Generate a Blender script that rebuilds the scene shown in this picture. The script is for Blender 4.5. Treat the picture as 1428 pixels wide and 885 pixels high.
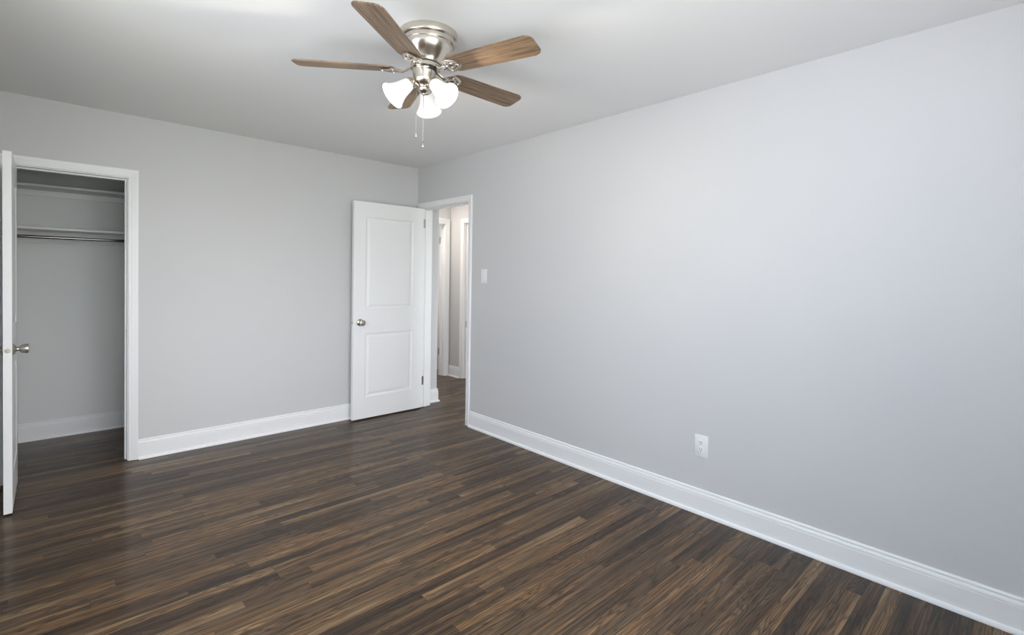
import bpy, bmesh, math, random
from mathutils import Vector, Matrix
random.seed(7)
for o in list(bpy.data.objects): bpy.data.objects.remove(o, do_unlink=True)
S = bpy.context.scene
C = S.collection
PI = math.pi

# ---------------------------------------------------------------- camera
F_PX, YAW, PIT, ROL = 689.5, 0.7495, 0.0191, 0.0165
CAM = Vector((-2.7482, -4.3904, 1.3512))
PY = 398.8
fwd = Vector((math.sin(YAW)*math.cos(PIT), math.cos(YAW)*math.cos(PIT), -math.sin(PIT)))
r0 = Vector((math.cos(YAW), -math.sin(YAW), 0))
u0 = r0.cross(fwd)
rt = r0*math.cos(ROL) + u0*math.sin(ROL)
up = -r0*math.sin(ROL) + u0*math.cos(ROL)
cd = bpy.data.cameras.new('camera')
cd.sensor_width = 36.0
cd.lens = 36.0*F_PX/1428
cd.shift_y = (PY-442.5)/1428
cd.clip_start = 0.02
cam = bpy.data.objects.new('camera', cd)
C.objects.link(cam)
m = Matrix((rt, up, -fwd)).transposed().to_4x4()
m.translation = CAM
cam.matrix_world = m
S.camera = cam

# ---------------------------------------------------------------- light
LEFT_SKY = (2.4, 3.1, 4.1)
REAR_SKY = (13.5, 14.0, 14.9)
LEFT_GROUND = (5.9, 6.2, 6.9)
REAR_GROUND = (6.7, 7.1, 6.6)
FRONT_SKY = (12.0, 11.7, 11.0)  # brighter sky added outside the unseen far window, for hall floor glare
HALL_W = 6.5
BULB_W = 21.0
EXPOSURE = 0.0
vs = S.view_settings
vs.view_transform = 'Standard'; vs.look = 'None'; vs.gamma = 1.0; vs.exposure = EXPOSURE
vs.use_curve_mapping = False
W = bpy.data.worlds.new('sky'); S.world = W; W.use_nodes = True
nt = W.node_tree; nt.nodes.clear()
def world_sky():
    """overcast sky over bright ground; brighter on one side than on the other"""
    N, lk = nt.nodes.new, nt.links.new
    tc = N('ShaderNodeTexCoord'); sp = N('ShaderNodeSeparateXYZ'); lk(tc.outputs['Generated'], sp.inputs[0])
    def ramp(val, lo, hi):
        r = N('ShaderNodeMapRange'); r.interpolation_type = 'SMOOTHSTEP'
        r.inputs['From Min'].default_value = lo; r.inputs['From Max'].default_value = hi; lk(val, r.inputs['Value']); return r.outputs[0]
    up_ = ramp(sp.outputs['Z'], -0.12, 0.15)
    df = N('ShaderNodeMath'); df.operation = 'SUBTRACT'; lk(sp.outputs['Y'], df.inputs[0]); lk(sp.outputs['X'], df.inputs[1])
    left = ramp(df.outputs[0], -0.5, 0.5)
    def mix(f, a, b):
        m_ = N('ShaderNodeMix'); m_.data_type = 'RGBA'; lk(f, m_.inputs[0])
        for i, v in ((6, a), (7, b)):
            if isinstance(v, tuple): m_.inputs[i].default_value = (*v, 1)
            else: lk(v, m_.inputs[i])
        return m_.outputs[2]
    front = ramp(sp.outputs['Y'], 0.55, 0.9)
    sky = mix(front, mix(left, REAR_SKY, LEFT_SKY), FRONT_SKY); gr = mix(front, mix(left, REAR_GROUND, LEFT_GROUND), FRONT_SKY)
    bg = N('ShaderNodeBackground'); lk(mix(up_, gr, sky), bg.inputs[0]); bg.inputs['Strength'].default_value = 1.0
    wo = N('ShaderNodeOutputWorld'); lk(bg.outputs[0], wo.inputs[0])
world_sky()

XL = -3.06      # left wall
YR = -4.92      # rear wall
H = 2.44
FAR_WIN = ('y', 3.14, 0.20, 1.12, 0.70, 2.12)  # unseen window, added to throw glare on the hall floor
HALL_WIN = ('y', -3.0, 0.28, 1.06, 0.75, 2.12)
WINS = [('x', XL, -3.75, -2.15, 0.80, 2.12), ('y', YR, -2.92, -1.20, 0.85, 2.26)]

def portal(kind, c, a0, a1, z0, z1, flip=False):
    L = bpy.data.lights.new('window_portal', 'AREA'); L.shape = 'RECTANGLE'
    L.size = a1-a0; L.size_y = z1-z0
    L.cycles.is_portal = True
    o = bpy.data.objects.new('window_portal', L); C.objects.link(o)
    mid = (a0+a1)/2; zz = (z0+z1)/2
    if kind == 'x':
        o.location = (c-0.10, mid, zz); d = Vector((1, 0, 0))
    else:
        o.location = (mid, c+(-0.04 if flip else -0.10), zz); d = Vector((0, -1 if flip else 1, 0))
    o.rotation_euler = d.to_track_quat('-Z', 'Z').to_euler()
for w in WINS+[HALL_WIN]: portal(*w)
portal(*FAR_WIN, flip=True)

# ---------------------------------------------------------------- materials
def mat(name, col, rough=0.5, metal=0.0, **kw):
    M = bpy.data.materials.new(name); M.use_nodes = True
    b = M.node_tree.nodes['Principled BSDF']
    b.inputs['Base Color'].default_value = (*col, 1)
    b.inputs['Roughness'].default_value = rough
    b.inputs['Metallic'].default_value = metal
    for k, v in kw.items():
        b.inputs[k.replace('_', ' ')].default_value = v
    return M
def add_bump(M, scale, strength, dist=0.001, detail=4, stretch=(1, 1, 1)):
    n = M.node_tree; b = n.nodes['Principled BSDF']
    t = n.nodes.new('ShaderNodeTexCoord'); mp = n.nodes.new('ShaderNodeMapping'); mp.inputs['Scale'].default_value = stretch
    no = n.nodes.new('ShaderNodeTexNoise'); no.inputs['Scale'].default_value = scale; no.inputs['Detail'].default_value = detail
    bu = n.nodes.new('ShaderNodeBump'); bu.inputs['Strength'].default_value = strength; bu.inputs['Distance'].default_value = dist
    n.links.new(t.outputs['Object'], mp.inputs[0]); n.links.new(mp.outputs[0], no.inputs['Vector'])
    n.links.new(no.outputs['Fac'], bu.inputs['Height']); n.links.new(bu.outputs[0], b.inputs['Normal'])
def add_var(M, c1, c2, scale, stretch=(1, 1, 1)):
    n = M.node_tree; b = n.nodes['Principled BSDF']
    t = n.nodes.new('ShaderNodeTexCoord'); mp = n.nodes.new('ShaderNodeMapping'); mp.inputs['Scale'].default_value = stretch
    no = n.nodes.new('ShaderNodeTexNoise'); no.inputs['Scale'].default_value = scale; no.inputs['Detail'].default_value = 3
    r = n.nodes.new('ShaderNodeValToRGB'); r.color_ramp.elements[0].position = .35; r.color_ramp.elements[1].position = .65
    r.color_ramp.elements[0].color = (*c1, 1); r.color_ramp.elements[1].color = (*c2, 1)
    n.links.new(t.outputs['Object'], mp.inputs[0]); n.links.new(mp.outputs[0], no.inputs['Vector'])
    n.links.new(no.outputs['Fac'], r.inputs[0]); n.links.new(r.outputs[0], b.inputs['Base Color'])

M_WALL = mat('wall_paint', (0.64, 0.64, 0.645), 0.62); add_var(M_WALL, (0.636, 0.637, 0.643), (0.647, 0.646, 0.647), 1.3); add_bump(M_WALL, 260, 0.12, 0.0006)
M_CLOSET = mat('lightened_closet_paint', (0.80, 0.805, 0.79), 0.6); add_bump(M_CLOSET, 260, 0.12, 0.0006)  # wall paint lightened in colour to lift the dim closet interior
M_CEIL = mat('ceiling_paint', (0.88, 0.88, 0.872), 0.8); add_var(M_CEIL, (0.868, 0.868, 0.862), (0.880, 0.878, 0.868), 1.0); add_bump(M_CEIL, 200, 0.1, 0.0006)
M_TRIM = mat('white_trim_paint', (0.885, 0.887, 0.89), 0.32); add_bump(M_TRIM, 40, 0.05, 0.0005)
M_DOOR = mat('white_door_paint', (0.915, 0.916, 0.915), 0.36); add_bump(M_DOOR, 60, 0.05, 0.0004, stretch=(8, 8, 1))
M_SHELF = mat('white_shelf_paint', (0.84, 0.84, 0.83), 0.5); add_bump(M_SHELF, 60, 0.05, 0.0004)
M_NICKEL = mat('brushed_nickel', (0.66, 0.61, 0.54), 0.24, 1.0); add_bump(M_NICKEL, 300, 0.06, 0.0003, stretch=(1, 1, 12))
M_SATIN = mat('satin_nickel', (0.55, 0.51, 0.45), 0.28, 1.0); add_bump(M_SATIN, 200, 0.04, 0.0002)
M_ROD = mat('polished_steel_rod', (0.22, 0.215, 0.20), 0.16, 1.0); add_bump(M_ROD, 80, 0.05, 0.0002, stretch=(1, 10, 10))
M_GAP = mat('dark_gap', (0.02, 0.02, 0.02), 0.6); add_bump(M_GAP, 80, 0.02)
M_PLAST = mat('white_plastic', (0.86, 0.86, 0.85), 0.3); add_bump(M_PLAST, 80, 0.02, 0.0002)
M_SLOT = mat('dark_slot', (0.06, 0.06, 0.06), 0.5); add_bump(M_SLOT, 80, 0.02)

def glow(name, col, strength, trans=0.5):
    M = bpy.data.materials.new(name); M.use_nodes = True
    n = M.node_tree; n.nodes.clear()
    out = n.nodes.new('ShaderNodeOutputMaterial')
    e = n.nodes.new('ShaderNodeEmission'); e.inputs[0].default_value = (*col, 1); e.inputs[1].default_value = strength
    d = n.nodes.new('ShaderNodeBsdfTranslucent'); d.inputs[0].default_value = (0.9, 0.88, 0.85, 1)
    g = n.nodes.new('ShaderNodeBsdfPrincipled'); g.inputs['Base Color'].default_value = (0.9, 0.9, 0.9, 1); g.inputs['Roughness'].default_value = .25
    t = n.nodes.new('ShaderNodeTexCoord'); wv = n.nodes.new('ShaderNodeTexNoise'); wv.inputs['Scale'].default_value = 60
    bu = n.nodes.new('ShaderNodeBump'); bu.inputs['Strength'].default_value = .05; bu.inputs['Distance'].default_value = .0005
    n.links.new(t.outputs['Object'], wv.inputs['Vector']); n.links.new(wv.outputs['Fac'], bu.inputs['Height']); n.links.new(bu.outputs[0], g.inputs['Normal'])
    mx = n.nodes.new('ShaderNodeMixShader'); mx.inputs[0].default_value = trans
    n.links.new(g.outputs[0], mx.inputs[1]); n.links.new(d.outputs[0], mx.inputs[2])
    ad = n.nodes.new('ShaderNodeAddShader')
    n.links.new(mx.outputs[0], ad.inputs[0]); n.links.new(e.outputs[0], ad.inputs[1]); n.links.new(ad.outputs[0], out.inputs[0])
    return M
M_SHADE = glow('frosted_glass_lit', (1.0, 0.97, 0.93), 0.26, 0.05)
M_BULB = glow('lit_bulb', (1.0, 0.93, 0.82), 4.0, 0.5)
M_CEILLAMP = glow('lit_hall_globe', (1.0, 0.95, 0.88), 3.0, 0.5)

def node_math(n, op, a, b=None, c=None):
    k = n.nodes.new('ShaderNodeMath'); k.operation = op
    for i, v in enumerate((a, b, c)):
        if v is None: continue
        if isinstance(v, (int, float)): k.inputs[i].default_value = v
        else: n.links.new(v, k.inputs[i])
    return k.outputs[0]

def floor_material():
    M = bpy.data.materials.new('dark_stained_oak_strips'); M.use_nodes = True
    n = M.node_tree; b = n.nodes['Principled BSDF']; lk = n.links.new
    t = n.nodes.new('ShaderNodeTexCoord'); sp = n.nodes.new('ShaderNodeSeparateXYZ'); lk(t.outputs['Object'], sp.inputs[0])
    X, Y = sp.outputs['X'], sp.outputs['Y']
    wd = 0.0572
    v = node_math(n, 'DIVIDE', Y, wd); row = node_math(n, 'FLOOR', v); fy = node_math(n, 'FRACT', v)
    wn = n.nodes.new('ShaderNodeTexWhiteNoise'); wn.noise_dimensions = '1D'; lk(row, wn.inputs['W'])
    wn2 = n.nodes.new('ShaderNodeTexWhiteNoise'); wn2.noise_dimensions = '1D'; lk(node_math(n, 'ADD', row, 37.3), wn2.inputs['W'])
    ln = node_math(n, 'MULTIPLY_ADD', wn2.outputs['Value'], 0.9, 0.55)
    xo = node_math(n, 'MULTIPLY_ADD', wn.outputs['Value'], 9.0, X)
    q = node_math(n, 'DIVIDE', node_math(n, 'ADD', xo, 20.0), ln); bi = node_math(n, 'FLOOR', q); fx = node_math(n, 'FRACT', q)
    cmb = n.nodes.new('ShaderNodeCombineXYZ'); lk(row, cmb.inputs[0]); lk(bi, cmb.inputs[1])
    wb = n.nodes.new('ShaderNodeTexWhiteNoise'); wb.noise_dimensions = '2D'; lk(cmb.outputs[0], wb.inputs['Vector'])
    rb = wb.outputs['Value']
    sc = n.nodes.new('ShaderNodeSeparateColor'); lk(wb.outputs['Color'], sc.inputs[0])
    # fine grain coordinates: stretched along the board, shifted per board
    gx = node_math(n, 'MULTIPLY_ADD', rb, 31.0, X)
    g1 = n.nodes.new('ShaderNodeCombineXYZ')
    lk(node_math(n, 'MULTIPLY', gx, 1.8), g1.inputs[0]); lk(node_math(n, 'MULTIPLY', Y, 230.0), g1.inputs[1]); lk(node_math(n, 'MULTIPLY', rb, 50.0), g1.inputs[2])
    fine = n.nodes.new('ShaderNodeTexNoise'); fine.inputs['Scale'].default_value = 1.0; fine.inputs['Detail'].default_value = 4; fine.inputs['Roughness'].default_value = .7
    lk(g1.outputs[0], fine.inputs['Vector'])
    # cathedral figure: bands of a warped field
    g2 = n.nodes.new('ShaderNodeCombineXYZ')
    lk(node_math(n, 'MULTIPLY', gx, 1.7), g2.inputs[0]); lk(node_math(n, 'MULTIPLY', Y, 17.0), g2.inputs[1]); lk(node_math(n, 'MULTIPLY', rb, 77.0), g2.inputs[2])
    wrp = n.nodes.new('ShaderNodeTexNoise'); wrp.inputs['Scale'].default_value = 1.0; wrp.inputs['Detail'].default_value = 2.0; wrp.inputs['Roughness'].default_value = .45
    lk(g2.outputs[0], wrp.inputs['Vector'])
    band = node_math(n, 'SINE', node_math(n, 'MULTIPLY_ADD', wrp.outputs['Fac'], 95.0, node_math(n, 'MULTIPLY', fine.outputs['Fac'], 3.0)))
    band = node_math(n, 'MULTIPLY_ADD', band, 0.5, 0.5)
    band = node_math(n, 'POWER', band, 2.6)
    # coarse tone drifting along the board
    g3 = n.nodes.new('ShaderNodeCombineXYZ')
    lk(node_math(n, 'MULTIPLY', gx, 1.6), g3.inputs[0]); lk(node_math(n, 'MULTIPLY', Y, 30.0), g3.inputs[1]); lk(node_math(n, 'MULTIPLY', rb, 19.0), g3.inputs[2])
    crs = n.nodes.new('ShaderNodeTexNoise'); crs.inputs['Scale'].default_value = 1.0; crs.inputs['Detail'].default_value = 3; lk(g3.outputs[0], crs.inputs['Vector'])
    ramp = n.nodes.new('ShaderNodeValToRGB'); els = ramp.color_ramp.elements
    cols = FLOOR_COLS
    while len(els) < len(cols): els.new(0.5)
    for e, (p_, c_) in zip(els, cols): e.position = p_; e.color = (*c_, 1)
    tone = node_math(n, 'ADD', node_math(n, 'MULTIPLY', rb, 0.62), node_math(n, 'MULTIPLY_ADD', crs.outputs['Fac'], 1.7, -0.66))
    lk(tone, ramp.inputs[0])
    dark = n.nodes.new('ShaderNodeMix'); dark.data_type = 'RGBA'; dark.blend_type = 'MULTIPLY'
    gm = node_math(n, 'MULTIPLY_ADD', node_math(n, 'MULTIPLY', band, node_math(n, 'MULTIPLY_ADD', sc.outputs[1], 0.55, 0.4)), 1.0, 0.0)
    dark.inputs[0].default_value = 1.0
    mul = node_math(n, 'SUBTRACT', 1.32, node_math(n, 'MULTIPLY', gm, 0.95))
    fr = n.nodes.new('ShaderNodeMapRange'); fr.inputs['From Min'].default_value = .36; fr.inputs['From Max'].default_value = .60
    fr.inputs['To Min'].default_value = 0.28; fr.inputs['To Max'].default_value = 1.5; lk(fine.outputs['Fac'], fr.inputs['Value'])
    mul = node_math(n, 'MULTIPLY', mul, fr.outputs[0])
    # seams
    ey = node_math(n, 'MINIMUM', fy, node_math(n, 'SUBTRACT', 1.0, fy))
    ex = node_math(n, 'MULTIPLY', node_math(n, 'MINIMUM', fx, node_math(n, 'SUBTRACT', 1.0, fx)), node_math(n, 'DIVIDE', ln, wd))
    edge = node_math(n, 'MINIMUM', ey, ex)
    sm = n.nodes.new('ShaderNodeMapRange'); sm.interpolation_type = 'SMOOTHSTEP'; sm.inputs['From Min'].default_value = 0.004; sm.inputs['From Max'].default_value = 0.028
    lk(edge, sm.inputs['Value'])
    mul = node_math(n, 'MULTIPLY', mul, node_math(n, 'MULTIPLY_ADD', sm.outputs[0], 0.6, 0.4))
    cc = n.nodes.new('ShaderNodeCombineColor'); lk(mul, cc.inputs[0]); lk(mul, cc.inputs[1]); lk(mul, cc.inputs[2])
    lk(ramp.outputs[0], dark.inputs[6]); lk(cc.outputs[0], dark.inputs[7]); lk(dark.outputs[2], b.inputs['Base Color'])
    rg = node_math(n, 'MULTIPLY_ADD', fine.outputs['Fac'], 0.16, 0.36); lk(rg, b.inputs['Roughness'])
    hgt = node_math(n, 'ADD', node_math(n, 'MULTIPLY', sm.outputs[0], 1.0), node_math(n, 'MULTIPLY', fine.outputs['Fac'], 0.25))
    bu = n.nodes.new('ShaderNodeBump'); bu.inputs['Strength'].default_value = .12; bu.inputs['Distance'].default_value = .0004
    lk(hgt, bu.inputs['Height']); lk(bu.outputs[0], b.inputs['Normal'])
    b.inputs['Specular IOR Level'].default_value = 0.24
    b.inputs['Coat Weight'].default_value = 0.24; b.inputs['Coat Roughness'].default_value = 0.13
    return M
FLOOR_COLS = [(0.04, (0.020, 0.0135, 0.0085)), (0.22, (0.039, 0.0225, 0.012)), (0.42, (0.061, 0.0355, 0.018)), (0.56, (0.073, 0.050, 0.029)), (0.72, (0.114, 0.060, 0.025)), (0.95, (0.148, 0.098, 0.052))]
M_FLOOR = floor_material()

def blade_material():
    M = mat('walnut_blade', (0.2, 0.12, 0.07), 0.42)
    n = M.node_tree; b = n.nodes['Principled BSDF']; lk = n.links.new
    t = n.nodes.new('ShaderNodeTexCoord'); mp = n.nodes.new('ShaderNodeMapping'); mp.inputs['Scale'].default_value = (3, 70, 3)
    no = n.nodes.new('ShaderNodeTexNoise'); no.inputs['Scale'].default_value = 1.6; no.inputs['Detail'].default_value = 6; no.inputs['Roughness'].default_value = .65
    r = n.nodes.new('ShaderNodeValToRGB')
    r.color_ramp.elements[0].position = .34; r.color_ramp.elements[0].color = (0.085, 0.053, 0.030, 1)
    r.color_ramp.elements[1].position = .68; r.color_ramp.elements[1].color = (0.34, 0.225, 0.135, 1)
    lk(t.outputs['Object'], mp.inputs[0]); lk(mp.outputs[0], no.inputs['Vector']); lk(no.outputs['Fac'], r.inputs[0]); lk(r.outputs[0], b.inputs['Base Color'])
    return M
M_BLADE = blade_material()

# ---------------------------------------------------------------- helpers
def obj(name, bm, material, parent=None, smooth=False, loc=None, rot=None):
    me = bpy.data.meshes.new(name)
    bmesh.ops.recalc_face_normals(bm, faces=bm.faces)
    bm.to_mesh(me); bm.free()
    if smooth:
        me.polygons.foreach_set('use_smooth', [True]*len(me.polygons))
        me.set_sharp_from_angle(angle=math.radians(38))
    me.materials.append(material)
    o = bpy.data.objects.new(name, me); C.objects.link(o)
    if parent is not None: o.parent = parent
    if loc is not None: o.location = loc
    if rot is not None: o.rotation_euler = rot
    return o
def tag(o, label=None, cat=None, group=None, kind=None):
    for k, v in (('label', label), ('category', cat), ('group', group), ('kind', kind)):
        if v: o[k] = v
    return o
def empty(name, loc, rotz=0):
    o = bpy.data.objects.new(name, None); C.objects.link(o); o.location = loc; o.rotation_euler = (0, 0, rotz); o.empty_display_size = .1
    return o
def box(bm, x0, x1, y0, y1, z0, z1, bev=0):
    v = [bm.verts.new((x, y, z)) for x in (x0, x1) for y in (y0, y1) for z in (z0, z1)]
    fs = [(0, 1, 3, 2), (4, 6, 7, 5), (0, 4, 5, 1), (2, 3, 7, 6), (0, 2, 6, 4), (1, 5, 7, 3)]
    f = [bm.faces.new([v[i] for i in q]) for q in fs]
    if bev:
        es = list({e for q in f for e in q.edges})
        bmesh.ops.bevel(bm, geom=es, offset=bev, segments=2, affect='EDGES', profile=.5)
def boxes(*bs, bev=0):
    bm = bmesh.new()
    for b in bs: box(bm, *b, bev=bev)
    return bm
def lathe(bm, prof, mtx=None, seg=40, cap=True):
    """prof: list of (r, z) spun about local z"""
    rings = []
    for r, z in prof:
        ring = []
        for i in range(seg):
            a = 2*PI*i/seg; p = Vector((r*math.cos(a), r*math.sin(a), z))
            if mtx: p = mtx @ p
            ring.append(bm.verts.new(p))
        rings.append(ring)
    for a, b in zip(rings, rings[1:]):
        for i in range(seg):
            j = (i+1) % seg
            bm.faces.new((a[i], a[j], b[j], b[i]))
    if cap:
        bm.faces.new(rings[0][::-1]); bm.faces.new(rings[-1])
def tube(bm, pts, rad, seg=10, flat=1.0, closed=False):
    """round bar along pts; rad may be a list"""
    pts = [Vector(p) for p in pts]; n = len(pts); rings = []
    rr = rad if isinstance(rad, (list, tuple)) else [rad]*n
    for i, p in enumerate(pts):
        if closed: t = (pts[(i+1) % n]-pts[i-1]).normalized()
        else: t = (pts[min(i+1, n-1)]-pts[max(i-1, 0)]).normalized()
        ref = Vector((0, 0, 1)) if abs(t.z) < .95 else Vector((1, 0, 0))
        s = t.cross(ref).normalized(); u = s.cross(t).normalized()
        rings.append([bm.verts.new(p+s*math.cos(2*PI*k/seg)*rr[i]+u*math.sin(2*PI*k/seg)*rr[i]*flat) for k in range(seg)])
    m_ = n if closed else n-1
    for i in range(m_):
        a, b = rings[i], rings[(i+1) % n]
        for k in range(seg):
            j = (k+1) % seg; bm.faces.new((a[k], a[j], b[j], b[k]))
    if not closed: bm.faces.new(rings[0][::-1]); bm.faces.new(rings[-1])
def sweep(bm, prof, path, out_dirs, up_dirs):
    """profile (d,w) swept through path stations; each station gives its own out and up vectors (mitres included)"""
    rings = [[bm.verts.new(Vector(p)+Vector(o)*d+Vector(u)*w) for d, w in prof] for p, o, u in zip(path, out_dirs, up_dirs)]
    n = len(prof)
    for a, b in zip(rings, rings[1:]):
        for k in range(n):
            j = (k+1) % n; bm.faces.new((a[k], a[j], b[j], b[k]))
    bm.faces.new(rings[0][::-1]); bm.faces.new(rings[-1])

# profile of the baseboard with its shoe: (distance from wall, height)
BASE = [(0, 0), (0.027, 0), (0.027, 0.007), (0.024, 0.015), (0.018, 0.019), (0.014, 0.020), (0.014, 0.104), (0.0115, 0.106), (0.0115, 0.108),
        (0.0135, 0.110), (0.0125, 0.118), (0.0095, 0.125), (0.0075, 0.127), (0.0075, 0.129), (0.010, 0.131), (0.0095, 0.137), (0.006, 0.142), (0, 0.142)]
def baseboard(bm, pts, outs, zc=0.0):
    """pts: floor points on the wall; outs: horizontal out vector at each station (mitre scaled)"""
    sweep(bm, BASE, [(x, y, zc) for x, y in pts], [(a, b, 0) for a, b in outs], [(0, 0, 1)]*len(pts))
# profile of the casing: (distance from wall, position across, 0 = inner edge)
CAS = [(0, 0), (0.010, 0), (0.012, 0.003), (0.012, 0.012), (0.010, 0.014), (0.012, 0.017), (0.0145, 0.030), (0.017, 0.040), (0.018, 0.046), (0.018, 0.054), (0.015, 0.057), (0, 0.057)]
def casing(bm, o, du, dn, u0, u1, z1, wide=1.0, z0=0.0):
    """picture-frame casing around an opening in a vertical wall. o origin on wall, du along wall, dn out of wall"""
    o, du, dn = Vector(o), Vector(du), Vector(dn); Z = Vector((0, 0, 1))
    path = [o+du*u0+Z*z0, o+du*u0+Z*z1, o+du*u1+Z*z1, o+du*u1+Z*z0]
    across = [-du, (-du+Z), (du+Z), du]
    prof = [(d, w*wide) for d, w in CAS]
    sweep(bm, prof, path, [dn]*4, across)

def panel_slab(w, h, t, panels):
    """door slab local x 0..w (hinge to latch), y 0..t, z 0..h with moulded panels (x0,x1,z0,z1) pressed into both faces"""
    bm = bmesh.new()
    xs = sorted({0, w, *[p[0] for p in panels], *[p[1] for p in panels]}); zs = sorted({0, h, *[p[2] for p in panels], *[p[3] for p in panels]})
    rings = [(0, 0), (0.007, 0.006), (0.016, 0.0075), (0.024, 0.0065), (0.040, 0.002), (0.046, 0.0015)]
    for face in (0, 1):
        yy = lambda d: d if face == 0 else t-d
        for i in range(len(xs)-1):
            for k in range(len(zs)-1):
                a, b, c, d = xs[i], xs[i+1], zs[k], zs[k+1]
                if any(abs(a-p[0]) < 1e-6 and abs(b-p[1]) < 1e-6 and abs(c-p[2]) < 1e-6 and abs(d-p[3]) < 1e-6 for p in panels):
                    prev = None
                    for ins, dep in rings:
                        q = [bm.verts.new((x, yy(dep), z)) for x, z in ((a+ins, c+ins), (b-ins, c+ins), (b-ins, d-ins), (a+ins, d-ins))]
                        if prev:
                            for s in range(4): bm.faces.new((prev[s], prev[(s+1) % 4], q[(s+1) % 4], q[s]))
                        prev = q
                    bm.faces.new(prev)
                else:
                    bm.faces.new([bm.verts.new((x, yy(0), z)) for x, z in ((a, c), (b, c), (b, d), (a, d))])
    e = [((0, 0), (w, 0)), ((w, 0), (w, h)), ((w, h), (0, h)), ((0, h), (0, 0))]
    for (a, c), (b, d) in e:
        bm.faces.new([bm.verts.new(p) for p in ((a, 0, c), (b, 0, d), (b, t, d), (a, t, c))])
    bmesh.ops.remove_doubles(bm, verts=bm.verts, dist=1e-5)
    return bm

KNOB = [(0.0, 0.0), (0.031, 0.0), (0.032, 0.002), (0.030, 0.005), (0.021, 0.009), (0.013, 0.013), (0.0105, 0.018), (0.0110, 0.025), (0.0150, 0.028), (0.0210, 0.031),
        (0.0235, 0.036), (0.0250, 0.046), (0.0262, 0.058), (0.0255, 0.062), (0.0210, 0.0645), (0.0, 0.065)]
def knob(parent, x, y, z, sign, name='door_knob'):
    bm = bmesh.new()
    lathe(bm, [(max(r, 1e-4), q) for r, q in KNOB], Matrix.Translation((x, y, z)) @ Matrix.Rotation(-sign*PI/2, 4, 'X'), seg=32)
    o = obj(name, bm, M_SATIN, parent, smooth=True); tag(o, 'satin nickel round door knob on its rose')
    return o
def latch_plate(parent, x, y, z):
    bm = bmesh.new()
    lathe(bm, [(0.0128, -0.001), (0.0128, 0.001), (0.0115, 0.0016), (0.0085, 0.0016)], Matrix.Translation((x, y, z)) @ Matrix.Rotation(PI/2, 4, 'Y'), seg=24)
    box(bm, x+0.001, x+0.008, y-0.0065, y+0.0065, z-0.0065, z+0.0065, bev=0.002)
    tag(obj('latch_plate', bm, M_SATIN, parent), 'small round nickel latch on the door edge')
def hinge(parent, x, y, z, l=0.089, dx=1, dy=0, leaf=0.03):
    """knuckle at (x,y), leaf going along dx,dy"""
    bm = bmesh.new()
    for k in range(5):
        lathe(bm, [(0.0055, z-l/2+k*l/5+0.0005), (0.0055, z-l/2+(k+1)*l/5-0.0005)], Matrix.Translation((x, y, 0)), seg=14)
    lathe(bm, [(0.004, z+l/2), (0.0045, z+l/2+0.003), (0.002, z+l/2+0.005)], Matrix.Translation((x, y, 0)), seg=14)
    px, py = -dy*0.0012, dx*0.0012
    a = [(x-px, y-py), (x+dx*leaf-px, y+dy*leaf-py), (x+dx*leaf+px, y+dy*leaf+py), (x+px, y+py)]
    lo = [bm.verts.new((p[0], p[1], z-l/2)) for p in a]; hi = [bm.verts.new((p[0], p[1], z+l/2)) for p in a]
    bm.faces.new(lo[::-1]); bm.faces.new(hi)
    for i in range(4): bm.faces.new((lo[i], lo[(i+1) % 4], hi[(i+1) % 4], hi[i]))
    tag(obj('hinge', bm, M_SATIN, parent, smooth=True), 'satin nickel butt hinge')

# ---------------------------------------------------------------- the shell
T = 0.12
ST = 'structure'
def struct(name, bm, m_, label, cat, **k):
    return tag(obj(name, bm, m_, **k), label, cat, kind=ST)
EY0, EY1, EZ = -0.850, -0.083, 2.022       # room door opening in the right wall (clear)
CX0, CX1, CZ = -2.946, -2.360, 1.995       # closet opening in the back wall (clear)
HX = 1.195; HY = 1.08                      # hall far wall, hall end wall
SX, SY = 0.275, 0.02                       # hall stub wall
HDX0, HDX1, HDZ = 0.335, 1.100, 2.035      # door in hall end wall
DY0, DY1 = 0.005, 0.770                    # door in hall far wall
J = 0.018
struct('floor', boxes((-3.35, 1.45, YR-0.12, 3.2, -0.06, 0)), M_FLOOR, 'dark brown stained oak strip floor running into closet and hall', 'floor')
struct('ceiling', boxes((-3.35, 1.45, YR-0.15, 3.2, H, H+0.08)), M_CEIL, 'smooth white painted ceiling', 'ceiling')
struct('wall_right', boxes((0, T, YR-T, EY0-J, 0, H), (0, T, EY1+J, 3.1, 0, H), (0, T, EY0-J, EY1+J, EZ+J, H)), M_WALL,
       'long pale grey wall on the right, with the doorway at its far end', 'wall')
struct('wall_back', boxes((XL-T, CX0-J, 0, T, 0, H), (CX1+J, 0, 0, T, 0, H), (CX0-J, CX1+J, 0, T, CZ+J, H)), M_WALL,
       'pale grey wall at the back, with the closet opening at its left end', 'wall')
w = WINS[0]
struct('wall_left', boxes((XL-T, XL, YR-T, w[2], 0, H), (XL-T, XL, w[3], 0, 0, H), (XL-T, XL, w[2], w[3], 0, w[4]), (XL-T, XL, w[2], w[3], w[5], H)), M_WALL,
       'pale grey wall left of the camera with a wide window', 'wall')
v = WINS[1]
struct('wall_rear', boxes((XL, v[2], YR-T, YR, 0, H), (v[3], 0, YR-T, YR, 0, H), (v[2], v[3], YR-T, YR, 0, v[4]), (v[2], v[3], YR-T, YR, v[5], H)), M_WALL,
       'pale grey wall behind the camera with a single window', 'wall')
CLX0, CLX1, CLY = -3.18, -1.95, 1.005
struct('wall_closet', boxes((CLX0-.08, CLX0, T, CLY+.08, 0, H), (CLX1, CLX1+.08, T, CLY+.08, 0, H), (CLX0, CLX1, CLY, CLY+.08, 0, H)), M_CLOSET,
       'pale walls lining the inside of the closet', 'wall')
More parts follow.
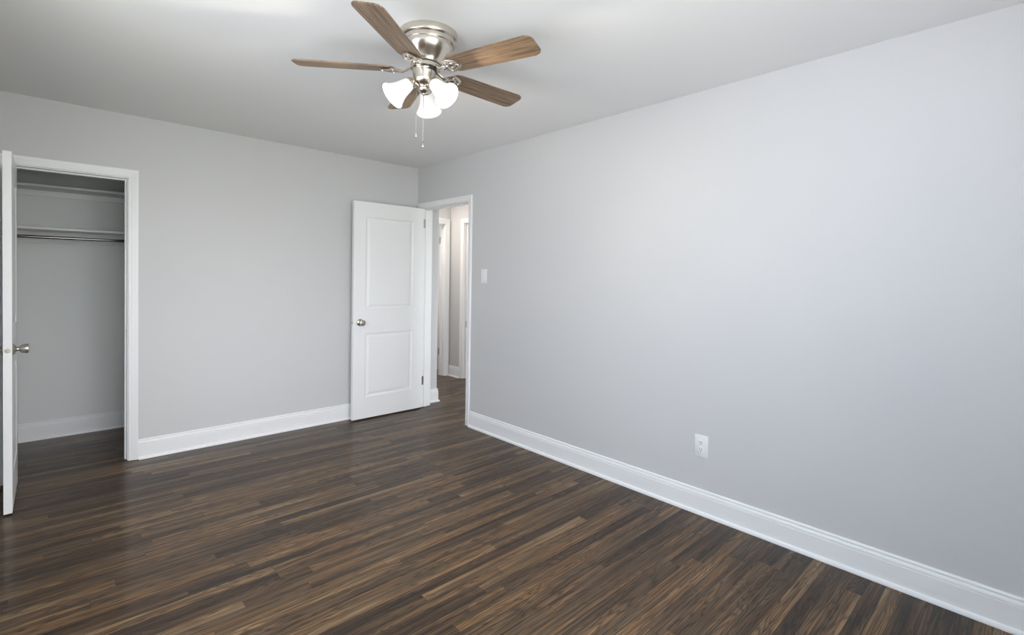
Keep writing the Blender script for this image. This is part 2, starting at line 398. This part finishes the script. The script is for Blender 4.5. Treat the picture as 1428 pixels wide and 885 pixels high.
# hall walls
struct('wall_hall_left', boxes((T, SX, SY, HY+T, 0, H)), M_WALL, 'short grey hall wall just beyond the open white door', 'wall')
struct('wall_hall_end', boxes((SX, HDX0-J, HY, HY+T, 0, H), (HDX1+J, HX+T, HY, HY+T, 0, H), (HDX0-J, HDX1+J, HY, HY+T, HDZ+J, H)), M_WALL,
       'grey wall closing the hall, holding a door frame', 'wall')
struct('wall_hall_right', boxes((HX, HX+T, DY1+J, HY, 0, H), (HX, HX+T, -3.1, DY0-J, 0, H), (HX, HX+T, DY0-J, DY1+J, HDZ+J, H), (T, 0.28, -3.12, -3.0, 0, H), (1.06, HX, -3.12, -3.0, 0, H), (0.28, 1.06, -3.12, -3.0, 0, 0.75), (0.28, 1.06, -3.12, -3.0, 2.12, H)), M_WALL,
       'grey hall wall facing the doorway', 'wall')
struct('wall_far_room', boxes((HX+T, HX+T+.08, HY+T, 3.1, 0, H), (T, 0.20, 3.02, 3.12, 0, H), (1.12, HX+T, 3.02, 3.12, 0, H), (0.20, 1.12, 3.02, 3.12, 0, 0.70), (0.20, 1.12, 3.02, 3.12, 2.12, H)), M_WALL, 'grey wall of the room past the hall', 'wall')

# windows (left of and behind the camera)
def window(name, kind, c, a0, a1, z0, z1, label):
    bm = bmesh.new()
    f = 0.045
    def bb(u0, u1, q0, q1, d0, d1, bev=0.003):
        if kind == 'x': box(bm, c-d1, c-d0, u0, u1, q0, q1, bev=bev)
        else: box(bm, u0, u1, c-d1, c-d0, q0, q1, bev=bev)
    n = 2 if a1-a0 > 1.2 else 1
    wd = (a1-a0)/n
    for i in range(n):
        s = a0+i*wd
        bb(s, s+f, z0, z1, .02, .09); bb(s+wd-f, s+wd, z0, z1, .02, .09)
        bb(s+f, s+wd-f, z0, z0+f, .02, .09); bb(s+f, s+wd-f, z1-f, z1, .02, .09)
        bb(s+f, s+wd-f, (z0+z1)/2-.02, (z0+z1)/2+.02, .03, .08)
    o = struct(name, bm, M_TRIM, label, 'window')
    bm = bmesh.new()
    cs = 0.057
    bb(a0-cs, a0, z0-.02, z1+cs, -.018, 0); bb(a1, a1+cs, z0-.02, z1+cs, -.018, 0); bb(a0, a1, z1, z1+cs, -.018, 0)
    bb(a0-cs-.01, a1+cs+.01, z0-.04, z0-.02, -.045, 0); bb(a0, a1, z0-.02, z0, -.02, .02)
    obj('window_casing', bm, M_TRIM, o)
window('window_1', *WINS[0], 'wide twin white sash window in the left wall')
window('window_2', *WINS[1], 'single white sash window in the rear wall')

window('window_3', *HALL_WIN, 'white sash window at the near end of the hall')
window('added_glare_window', *FAR_WIN, 'unseen sash window added past the hall for glare on its floor')

# baseboards
bm = bmesh.new(); baseboard(bm, [(0, YR), (0, EY0-0.006-0.057)], [(-1, 0)]*2)
struct('baseboard_right', bm, M_TRIM, 'tall white moulded baseboard along the long right wall', 'baseboard')
bm = bmesh.new(); baseboard(bm, [(CX1+0.006+0.057, 0), (0, 0), (0, EY1+0.0635)], [(0, -1), (-1, -1), (-1, 0)])
struct('baseboard_back', bm, M_TRIM, 'tall white moulded baseboard on the back wall from closet to corner', 'baseboard')
bm = bmesh.new(); baseboard(bm, [(XL, YR), (XL, 0), (CX0-0.0635, 0)], [(1, 0), (1, -1), (0, -1)])
struct('baseboard_left', bm, M_TRIM, 'white baseboard along the left wall', 'baseboard')
bm = bmesh.new(); baseboard(bm, [(XL, YR), (0, YR)], [(0, 1)]*2)
struct('baseboard_rear', bm, M_TRIM, 'white baseboard along the rear wall', 'baseboard')
bm = bmesh.new(); baseboard(bm, [(CLX0, T), (CLX0, CLY), (CLX1, CLY), (CLX1, T)], [(1, 0), (1, -1), (-1, -1), (-1, 0)])
struct('baseboard_closet', bm, M_TRIM, 'white baseboard around the inside of the closet', 'baseboard')
bm = bmesh.new(); baseboard(bm, [(T, SY), (SX, SY), (SX, HY)], [(0, -1), (1, -1), (1, 0)])
struct('baseboard_hall_left', bm, M_TRIM, 'white baseboard wrapping the corner of the short hall wall', 'baseboard')
bm = bmesh.new(); baseboard(bm, [(HX, HY), (HX, DY1+0.063)], [(-1, 0)]*2)
baseboard(bm, [(HX, DY0-0.063), (HX, -3.0)], [(-1, 0)]*2)
struct('baseboard_hall_right', bm, M_TRIM, 'white baseboard on the hall wall between two door frames', 'baseboard')

# ---------------------------------------------------------------- door frames
def frame(name, axis, u0, u1, z1, d0, d1, label, sides, stop, wide=(1, 1)):
    """jambs and casings of an opening. axis 'x': wall plane x = const (opening runs along y), 'y': the other way. d0..d1 wall depth"""
    o = None
    bm = bmesh.new()
    def bb(a0, a1, q0, q1, e0, e1, bev=0.0015):
        if axis == 'x': box(bm, e0, e1, a0, a1, q0, q1, bev=bev)
        else: box(bm, a0, a1, e0, e1, q0, q1, bev=bev)
    bb(u0-J, u0, 0.003, z1, d0, d1); bb(u1, u1+J, 0.003, z1, d0, d1); bb(u0-J, u1+J, z1, z1+J, d0, d1)
    s0, s1 = stop
    bb(u0, u0+0.011, 0.003, z1, s0, s1); bb(u1-0.011, u1, 0.003, z1, s0, s1); bb(u0+0.011, u1-0.011, z1-0.011, z1, s0, s1)
    o = struct(name, bm, M_TRIM, label, 'door frame')
    for side in sides:
        bm = bmesh.new()
        c = d0 if side < 0 else d1
        if axis == 'x': casing(bm, (c, 0, 0), (0, 1, 0), (side, 0, 0), u0-0.006, u1+0.006, z1+0.006, wide[0], 0.003)
        else: casing(bm, (0, c, 0), (1, 0, 0), (0, side, 0), u0-0.006, u1+0.006, z1+0.006, wide[0], 0.003)
        obj('casing', bm, M_TRIM, o)
    return o
fr = frame('trim_1', 'x', EY0, EY1, EZ, 0, T, 'white moulded frame of the open doorway in the right wall', (-1, 1), (0.040, 0.075), wide=(0.86, 1))
for z in (0.275, 1.875, ): hinge(fr, -0.004, EY1-0.001, z, dx=1, dy=0, leaf=0.044)
bm = bmesh.new(); box(bm, -0.0135, 0.030, EY0+0.0002, EY0+0.0016, 0.885, 0.945, bev=0.0004)
box(bm, -0.0135, -0.012, EY0-0.004, EY0+0.003, 0.895, 0.935)
tag(obj('strike_plate', bm, M_SATIN, fr), 'small nickel strike plate on the jamb')
fc = frame('trim_2', 'y', CX0, CX1, CZ, 0, T, 'white moulded frame around the closet opening at the left', (-1,), (0.040, 0.075))
bm = bmesh.new(); box(bm, CX1-0.0016, CX1-0.0002, 0.004, 0.034, 0.875, 0.935, bev=0.0004)
tag(obj('strike_plate', bm, M_SATIN, fc), 'small nickel strike plate on the jamb')
fh = frame('trim_3', 'y', HDX0, HDX1, HDZ, HY, HY+T, 'white frame of the door at the end of the hall', (-1,), (HY+0.045, HY+0.080), wide=(1.2, 1))
fg = frame('trim_4', 'x', DY0, DY1, HDZ, HX, HX+T, 'white frame of the closed hall door facing the doorway', (-1,), (HX+0.065, HX+T))

# ---------------------------------------------------------------- doors
def two_panel(w_, h_, t_=0.035):
    sx = 0.118 if w_ > .65 else 0.10
    return panel_slab(w_, h_, t_, [(sx, w_-sx-0.0, 0.198, 0.790), (sx, w_-sx, 1.015, 1.868 if h_ > 1.99 else h_-.14)])
EW = 0.738
d1 = struct('door_1', two_panel(EW, 2.008), M_DOOR, 'white two-panel door standing open against the back wall', 'door', loc=(-0.003, EY1-0.0005, 0.012), rot=(0, 0, PI))
knob(d1, EW-0.066, 0.035, 0.895, 1); knob(d1, EW-0.066, 0.0, 0.895, -1); latch_plate(d1, EW, 0.0175, 0.895)
CW = 0.564
d2 = struct('door_2', two_panel(CW, 1.974), M_DOOR, 'white closet door seen edge on at the far left', 'door', loc=(CX0+0.003, -0.006, 0.010), rot=(0, 0, -PI/2))
knob(d2, CW-0.066, 0.035, 0.893, 1); knob(d2, CW-0.066, 0.0, 0.893, -1); latch_plate(d2, CW, 0.0175, 0.893)
d3 = struct('door_3', two_panel(0.745, 2.018), M_DOOR, 'white door opened into the dim room at the hall end', 'door', loc=(HDX1-0.045, HY+T+0.012, 0.012), rot=(0, 0, PI/2+0.03))
for z in (0.322, 1.827): hinge(fh, HDX1-0.003, HY+T+0.003, z, dx=0, dy=-1, leaf=0.045); hinge(d3, 0.0, 0.0, z-0.012, dx=0, dy=1, leaf=0.03)
d4 = struct('door_4', two_panel(DY1-DY0-0.006, 2.018), M_DOOR, 'closed white door seen as a narrow strip in the hall', 'door', loc=(HX+0.064, DY0+0.003, 0.012), rot=(0, 0, PI/2))

# ---------------------------------------------------------------- closet fittings
def shelf(z, y0, cleat_h, label):
    e = empty('closet_shelf', ((CLX0+CLX1)/2, CLY, z)); hw = (CLX1-CLX0)/2-0.001
    bm = boxes((-hw, hw, y0-CLY, -0.001, 0, 0.018), bev=0.0015); obj('shelf_board', bm, M_SHELF, e)
    bm = bmesh.new(); box(bm, -hw, hw, -0.019, -0.001, -cleat_h, -0.0005, bev=0.0015)
    obj('back_cleat', bm, M_SHELF, e)
    for s in (-1, 1):
        bm = bmesh.new(); a, b = (s*hw, s*(hw-0.018)); box(bm, min(a, b), max(a, b), y0-CLY+.01, -0.019, -cleat_h, -0.0005, bev=0.0015)
        obj('side_cleat', bm, M_SHELF, e)
    tag(e, label, 'shelf', 'closet shelves')
    return e
shelf(1.967, 0.74, 0.045, 'upper white closet shelf, high above the rod')
shelf(1.645, 0.70, 0.088, 'lower white closet shelf, just above the steel rod')
rod = empty('clothes_rod', ((CLX0+CLX1)/2, 0.745, 1.590)); hw = (CLX1-CLX0)/2-0.001
def xcyl(bm, x0, x1, r): lathe(bm, [(r, x0), (r, x1)], Matrix.Rotation(PI/2, 4, 'Y'), seg=24)
RR = 0.0125
bm = bmesh.new(); xcyl(bm, -hw+0.019, -0.05, RR); obj('outer_tube', bm, M_ROD, rod, smooth=True)
bm = bmesh.new(); xcyl(bm, -0.06, hw-0.019, RR-0.0016); obj('inner_tube', bm, M_ROD, rod, smooth=True)
for s in (-1, 1):
    bm = bmesh.new(); xcyl(bm, s*(hw-0.019)-0.006, s*(hw-0.019)+0.006, 0.024); obj('rod_socket', bm, M_SHELF, rod, smooth=True)
tag(rod, 'thin steel clothes rod hanging under the lower closet shelf', 'clothes rod')

# ---------------------------------------------------------------- switch and outlet on the right wall
def wall_plate(name, y, z, w_, h_, label, cat):
    e = empty(name, (0, y, z)); tag(e, label, cat)
    bm = bmesh.new(); box(bm, -0.0055, 0, -w_/2, w_/2, -h_/2, h_/2, bev=0.002)
    obj('cover_plate', bm, M_PLAST, e, smooth=True)
    return e
sw = wall_plate('light_switch', -1.083, 1.352, 0.075, 0.120, 'white rocker light switch beside the doorway', 'switch')
bm = bmesh.new()
y0, y1, z0, z1 = -0.0165, 0.0165, -0.033, 0.033
vs_ = [(-0.0055, y0, z0), (-0.0055, y1, z0), (-0.0055, y1, z1), (-0.0055, y0, z1), (-0.0105, y0, z0), (-0.0105, y1, z0), (-0.0072, y1, z1), (-0.0072, y0, z1)]
q = [bm.verts.new(p) for p in vs_]
for f in ((0, 1, 2, 3), (4, 7, 6, 5), (0, 4, 5, 1), (1, 5, 6, 2), (2, 6, 7, 3), (3, 7, 4, 0)): bm.faces.new([q[i] for i in f])
obj('rocker', bm, M_PLAST, sw)
ot = wall_plate('wall_outlet', -3.067, 0.3925, 0.080, 0.125, 'white double power outlet low on the right wall', 'outlet')
for s in (-1, 1):
    bm = bmesh.new(); zc = s*0.0195
    pts = []
    for i in range(32):
        a = 2*PI*i/32; yy = 0.0172*math.cos(a); zz = 0.0172*math.sin(a); zz = max(-0.0142, min(0.0142, zz)); pts.append((yy, zz))
    lo = [bm.verts.new((-0.0050, a, zc+b)) for a, b in pts]; hi = [bm.verts.new((-0.0075, a*.97, zc+b*.97)) for a, b in pts]
    bm.faces.new(hi)
    for i in range(32): bm.faces.new((lo[i], lo[(i+1) % 32], hi[(i+1) % 32], hi[i]))
    so = obj('socket', bm, M_PLAST, ot)
    bm = bmesh.new()
    box(bm, -0.0079, -0.0070, -0.0078, -0.0052, zc-0.001, zc+0.008); box(bm, -0.0079, -0.0070, 0.0052, 0.0078, zc-0.001, zc+0.007)
    lathe(bm, [(0.0028, 0.0070), (0.0028, 0.0079)], Matrix.Translation((0, 0, zc-0.0075)) @ Matrix.Rotation(-PI/2, 4, 'Y'), seg=12)
    tag(obj('slots', bm, M_SLOT, so), 'dark contact slots')
bm = bmesh.new(); lathe(bm, [(0.0032, 0.0052), (0.003, 0.0064), (0.001, 0.0068)], Matrix.Rotation(-PI/2, 4, 'Y'), seg=14); obj('screw', bm, M_PLAST, ot, smooth=True)

# ---------------------------------------------------------------- ceiling fan
FX, FY = -1.508, -2.457
fan = empty('ceiling_fan', (FX, FY, H)); tag(fan, 'brushed nickel ceiling fan with five wood blades and three lit glass shades', 'ceiling fan')
ZB = 2.277-H       # blade plane, local
def off(dx, dy): return Matrix.Translation((dx, dy, 0))
CO = off(0.010, -0.009); KO = (-0.007, 0.005)
bm = bmesh.new()
lathe(bm, [(0.131, 0.0), (0.131, -0.026), (0.129, -0.030), (0.122, -0.0315), (0.1195, -0.034), (0.1185, -0.046), (0.1175, -0.050)], CO, seg=64)
obj('canopy', bm, M_NICKEL, fan, smooth=True)
bm = bmesh.new()
lathe(bm, [(0.113, -0.0495), (0.1125, -0.060), (0.108, -0.074), (0.098, -0.090), (0.086, -0.104), (0.075, -0.117), (0.069, -0.127), (0.067, -0.134), (0.064, -0.136)], CO @ off(-0.003, 0.003), seg=64)
obj('motor_housing', bm, M_NICKEL, fan, smooth=True)
bm = bmesh.new(); lathe(bm, [(0.052, -0.130), (0.052, -0.170)], None, seg=48); tag(obj('motor_core', bm, M_GAP, fan, smooth=True), 'dark gap between housing and hub')
bm = bmesh.new(); lathe(bm, [(0.060, -0.139), (0.0665, -0.141), (0.0665, -0.156), (0.060, -0.158)], None, seg=64); obj('hub', bm, M_NICKEL, fan, smooth=True)
bm = bmesh.new()
lathe(bm, [(0.050, -0.160), (0.0545, -0.162), (0.0525, -0.168), (0.0515, -0.205), (0.050, -0.212), (0.043, -0.222), (0.034, -0.229), (0.029, -0.233), (0.026, -0.240), (0.029, -0.246), (0.027, -0.254), (0.018, -0.262), (0.008, -0.266), (0.006, -0.272), (0.002, -0.275)], off(KO[0]*.6, KO[1]*.6), seg=48)
obj('switch_housing', bm, M_NICKEL, fan, smooth=True)
PITCH = math.radians(-11.4)
def blade_bm():
    bm = bmesh.new(); r0_, r1_ = 0.128, 0.570
    out = []
    def hw_(x): return 0.053 + (0.0625-0.053)*(x-r0_)/(r1_-r0_)
    # root: rounded, tip: rounded corners with a gently bowed end
    n = 10; rc = 0.030
    for i in range(n+1):                          # root half circle-ish
        a = PI/2+PI*i/n
        out.append((r0_+0.045+0.045*math.cos(a), 0.0535*math.sin(a)))
    for s in (-1, 1):
        hw1 = 0.0625
        cx, cy = r1_-rc-0.006, s*(hw1-rc)
        seq = [(-PI/2+PI/2*i/6) for i in range(7)] if s < 0 else [(PI/2*i/6) for i in range(7)]
        for a in seq: out.append((cx+rc*math.cos(a)+0.006*(1-abs(cy+rc*math.sin(a))/hw1), cy+rc*math.sin(a)))
    lo = [bm.verts.new((x, y, -0.003)) for x, y in out]; hi = [bm.verts.new((x, y, 0.003)) for x, y in out]
    bm.faces.new(lo[::-1]); bm.faces.new(hi); m_ = len(out)
    side = [bm.faces.new((lo[i], lo[(i+1) % m_], hi[(i+1) % m_], hi[i])) for i in range(m_)]
    es = [e for e in bm.edges if abs(e.verts[0].co.z-e.verts[1].co.z) < 1e-6]
    bmesh.ops.bevel(bm, geom=es, offset=0.0012, segments=2, affect='EDGES')
    return bm
def iron_bm():
    bm = bmesh.new()
    zz = -0.0068
    # rounded open plate under the blade root
    ring = []
    for i in range(28):
        a = 2*PI*i/28; rr_ = 1.0+0.10*math.cos(3*a)
        ring.append((0.150+0.037*rr_*math.cos(a), 0.034*rr_*math.sin(a), zz))
    tube(bm, ring, 0.0085, seg=10, flat=0.42, closed=True)
    ring = [(0.152+0.016*math.cos(2*PI*i/20), 0.014*math.sin(2*PI*i/20), zz) for i in range(20)]
    tube(bm, ring, 0.005, seg=8, flat=0.5, closed=True)
    tube(bm, [(0.112, 0, zz), (0.125, 0, zz), (0.138, 0, zz)], [0.009, 0.007, 0.005], flat=.5)
    tube(bm, [(0.165, 0, zz), (0.186, 0, zz)], [0.005, 0.006], flat=.5)
    for s in (-1, 1): tube(bm, [(0.148, s*0.012, zz), (0.143, s*0.032, zz)], [0.0045, 0.006], flat=.5)
    # neck curving to the hub
    tube(bm, [(0.058, 0, 0.010), (0.070, 0, 0.006), (0.083, 0, -0.004), (0.096, 0, -0.009), (0.112, 0, -0.008), (0.122, 0, zz)],
         [0.014, 0.013, 0.0115, 0.0115, 0.016, 0.014], seg=14, flat=.5)
    for x, y in ((0.186, 0), (0.138, 0.030), (0.138, -0.030)):
        lathe(bm, [(0.0045, -0.0135), (0.0055, -0.012), (0.0055, -0.0095)], Matrix.Translation((x, y, 0)), seg=12)
    return bm
b0 = obj('fan_blade', blade_bm(), M_BLADE, fan, smooth=True); i0 = obj('blade_iron', iron_bm(), M_NICKEL, fan, smooth=True)
for k in range(5):
    b_, i_ = (b0, i0) if k == 0 else (b0.copy(), i0.copy())
    if k: C.objects.link(b_); C.objects.link(i_); b_.parent = fan; i_.parent = fan
    a = math.radians(0.0)+k*2*PI/5
    mt = Matrix.Translation((-0.003, 0.001, ZB)) @ Matrix.Rotation(a, 4, 'Z') @ Matrix.Rotation(PITCH, 4, 'X')
    b_.matrix_local = mt; i_.matrix_local = mt
    if k == 0: tag(b_, 'walnut brown fan blade with rounded end'); tag(i_, 'pierced nickel arm under the blade root')
    else: tag(b_, 'walnut brown fan blade with rounded end'); tag(i_, 'pierced nickel arm under the blade root')
# light kit
SH = [(0.0235, 0.0), (0.0265, 0.006), (0.030, 0.020), (0.0335, 0.040), (0.038, 0.060), (0.0445, 0.078), (0.053, 0.094), (0.0585, 0.103), (0.060, 0.106),
      (0.058, 0.106), (0.0565, 0.103), (0.051, 0.094), (0.0425, 0.078), (0.036, 0.060), (0.0315, 0.040), (0.028, 0.020), (0.0245, 0.008), (0.0215, 0.002)]
TILT = math.radians(42)
for k, adeg in enumerate((165, 45, 285)):
    a = math.radians(adeg)
    d = Vector((math.cos(a)*math.cos(TILT), math.sin(a)*math.cos(TILT), -math.sin(TILT)))
    ctr = Vector((KO[0]+0.138*math.cos(a), KO[1]+0.138*math.sin(a), 2.140-H))      # opening centre
    neck = ctr-d*0.104
    R_ = Matrix.Translation(neck) @ d.to_track_quat('Z', 'Y').to_matrix().to_4x4()
    bm = bmesh.new()
    hub = Vector((KO[0]*.8+0.016*math.cos(a), KO[1]*.8+0.016*math.sin(a), -0.238))
    mid = Vector((KO[0]+0.036*math.cos(a), KO[1]+0.036*math.sin(a), -0.226))
    tube(bm, [hub, mid, neck-d*0.016, neck-d*0.006], [0.008, 0.0075, 0.009, 0.012], seg=12)
    lathe(bm, [(0.010, -0.020), (0.020, -0.016), (0.0245, -0.008), (0.0270, 0.002), (0.0270, 0.008), (0.0255, 0.009)], R_, seg=28)
    arm = obj('lamp_arm', bm, M_NICKEL, fan, smooth=True)
    bm = bmesh.new()
    seg = 48; rings = []
    for r, z in SH:
        rings.append([bm.verts.new(R_ @ Vector((r*(1+0.010*math.cos(24*2*PI*i/seg))*math.cos(2*PI*i/seg), r*(1+0.010*math.cos(24*2*PI*i/seg))*math.sin(2*PI*i/seg), z))) for i in range(seg)])
    for p_, q_ in zip(rings, rings[1:]+rings[:1]):
        for i in range(seg): j = (i+1) % seg; bm.faces.new((p_[i], p_[j], q_[j], q_[i]))
    sh = obj('lamp_shade', bm, M_SHADE, fan, smooth=True); tag(sh, 'bell shaped frosted white glass shade, lit')
    bm = bmesh.new()
    lathe(bm, [(0.010, 0.004), (0.012, 0.018), (0.017, 0.032), (0.0235, 0.048), (0.0255, 0.060), (0.022, 0.072), (0.012, 0.080), (0.001, 0.082)], R_, seg=24)
    tag(obj('bulb', bm, M_BULB, sh, smooth=True), 'glowing bulb')
    L = bpy.data.lights.new('bulb_light', 'POINT'); L.energy = BULB_W; L.color = (1.0, 0.91, 0.78); L.shadow_soft_size = 0.03
    lo_ = bpy.data.objects.new('bulb_light', L); C.objects.link(lo_); lo_.parent = fan; lo_.location = ctr - d*0.030
# pull chains
rng = Vector((rt.x, rt.y, 0)).normalized()
for (sx_, zt, zb, bead) in ((-1, 2.215, 1.985, M_SATIN), (1, 2.190, 1.945, M_NICKEL)):
    pt = Vector((-1.525, -2.412, 0)) if sx_ < 0 else Vector((-1.487, -2.412, 0))
    x, y = pt.x-FX, pt.y-FY
    bm = bmesh.new()
    n = int((zt-zb-0.03)/0.0045)
    for i in range(n):
        z = zt-H-i*0.0045
        bmesh.ops.create_icosphere(bm, subdivisions=1, radius=0.0019, matrix=Matrix.Translation((x, y, z)))
    tube(bm, [(x, y, zt-H), (x, y, zb+0.028-H)], 0.0008, seg=6)
    tube(bm, [(KO[0], KO[1], -0.208), (x*0.9, y*0.9, -0.212), (x, y, zt-H+0.001)], 0.0022, seg=8)
    ch = obj('pull_chain', bm, M_NICKEL, fan, smooth=True); tag(ch, 'thin beaded pull chain')
    bm = bmesh.new()
    lathe(bm, [(0.0015, zb+0.030-H), (0.0035, zb+0.026-H), (0.0045, zb+0.016-H), (0.0058, zb+0.006-H), (0.0045, zb-H), (0.001, zb-0.002-H)], Matrix.Translation((x, y, 0)), seg=16)
    tag(obj('pull_bob', bm, bead, ch, smooth=True), 'small nickel bob at the end of the chain')

# ---------------------------------------------------------------- hall lamp (out of sight, lights the hall)
hl = empty('hall_ceiling_lamp', (0.52, 0.84, H)); tag(hl, 'round flush ceiling lamp in the hall outside the room', 'ceiling lamp')
bm = bmesh.new(); lathe(bm, [(0.215, 0.0), (0.22, -0.012), (0.215, -0.022)], None, seg=48); obj('lamp_base', bm, M_NICKEL, hl, smooth=True)
bm = bmesh.new(); lathe(bm, [(0.205, -0.022), (0.195, -0.050), (0.16, -0.075), (0.09, -0.093), (0.002, -0.098)], None, seg=48); obj('lamp_globe', bm, M_CEILLAMP, hl, smooth=True)
L = bpy.data.lights.new('hall_light', 'AREA'); L.shape = 'DISK'; L.size = 0.42; L.energy = HALL_W; L.color = (1.0, 0.88, 0.78)
lo_ = bpy.data.objects.new('hall_light', L); C.objects.link(lo_); lo_.parent = hl; lo_.location = (0, 0, -0.105)
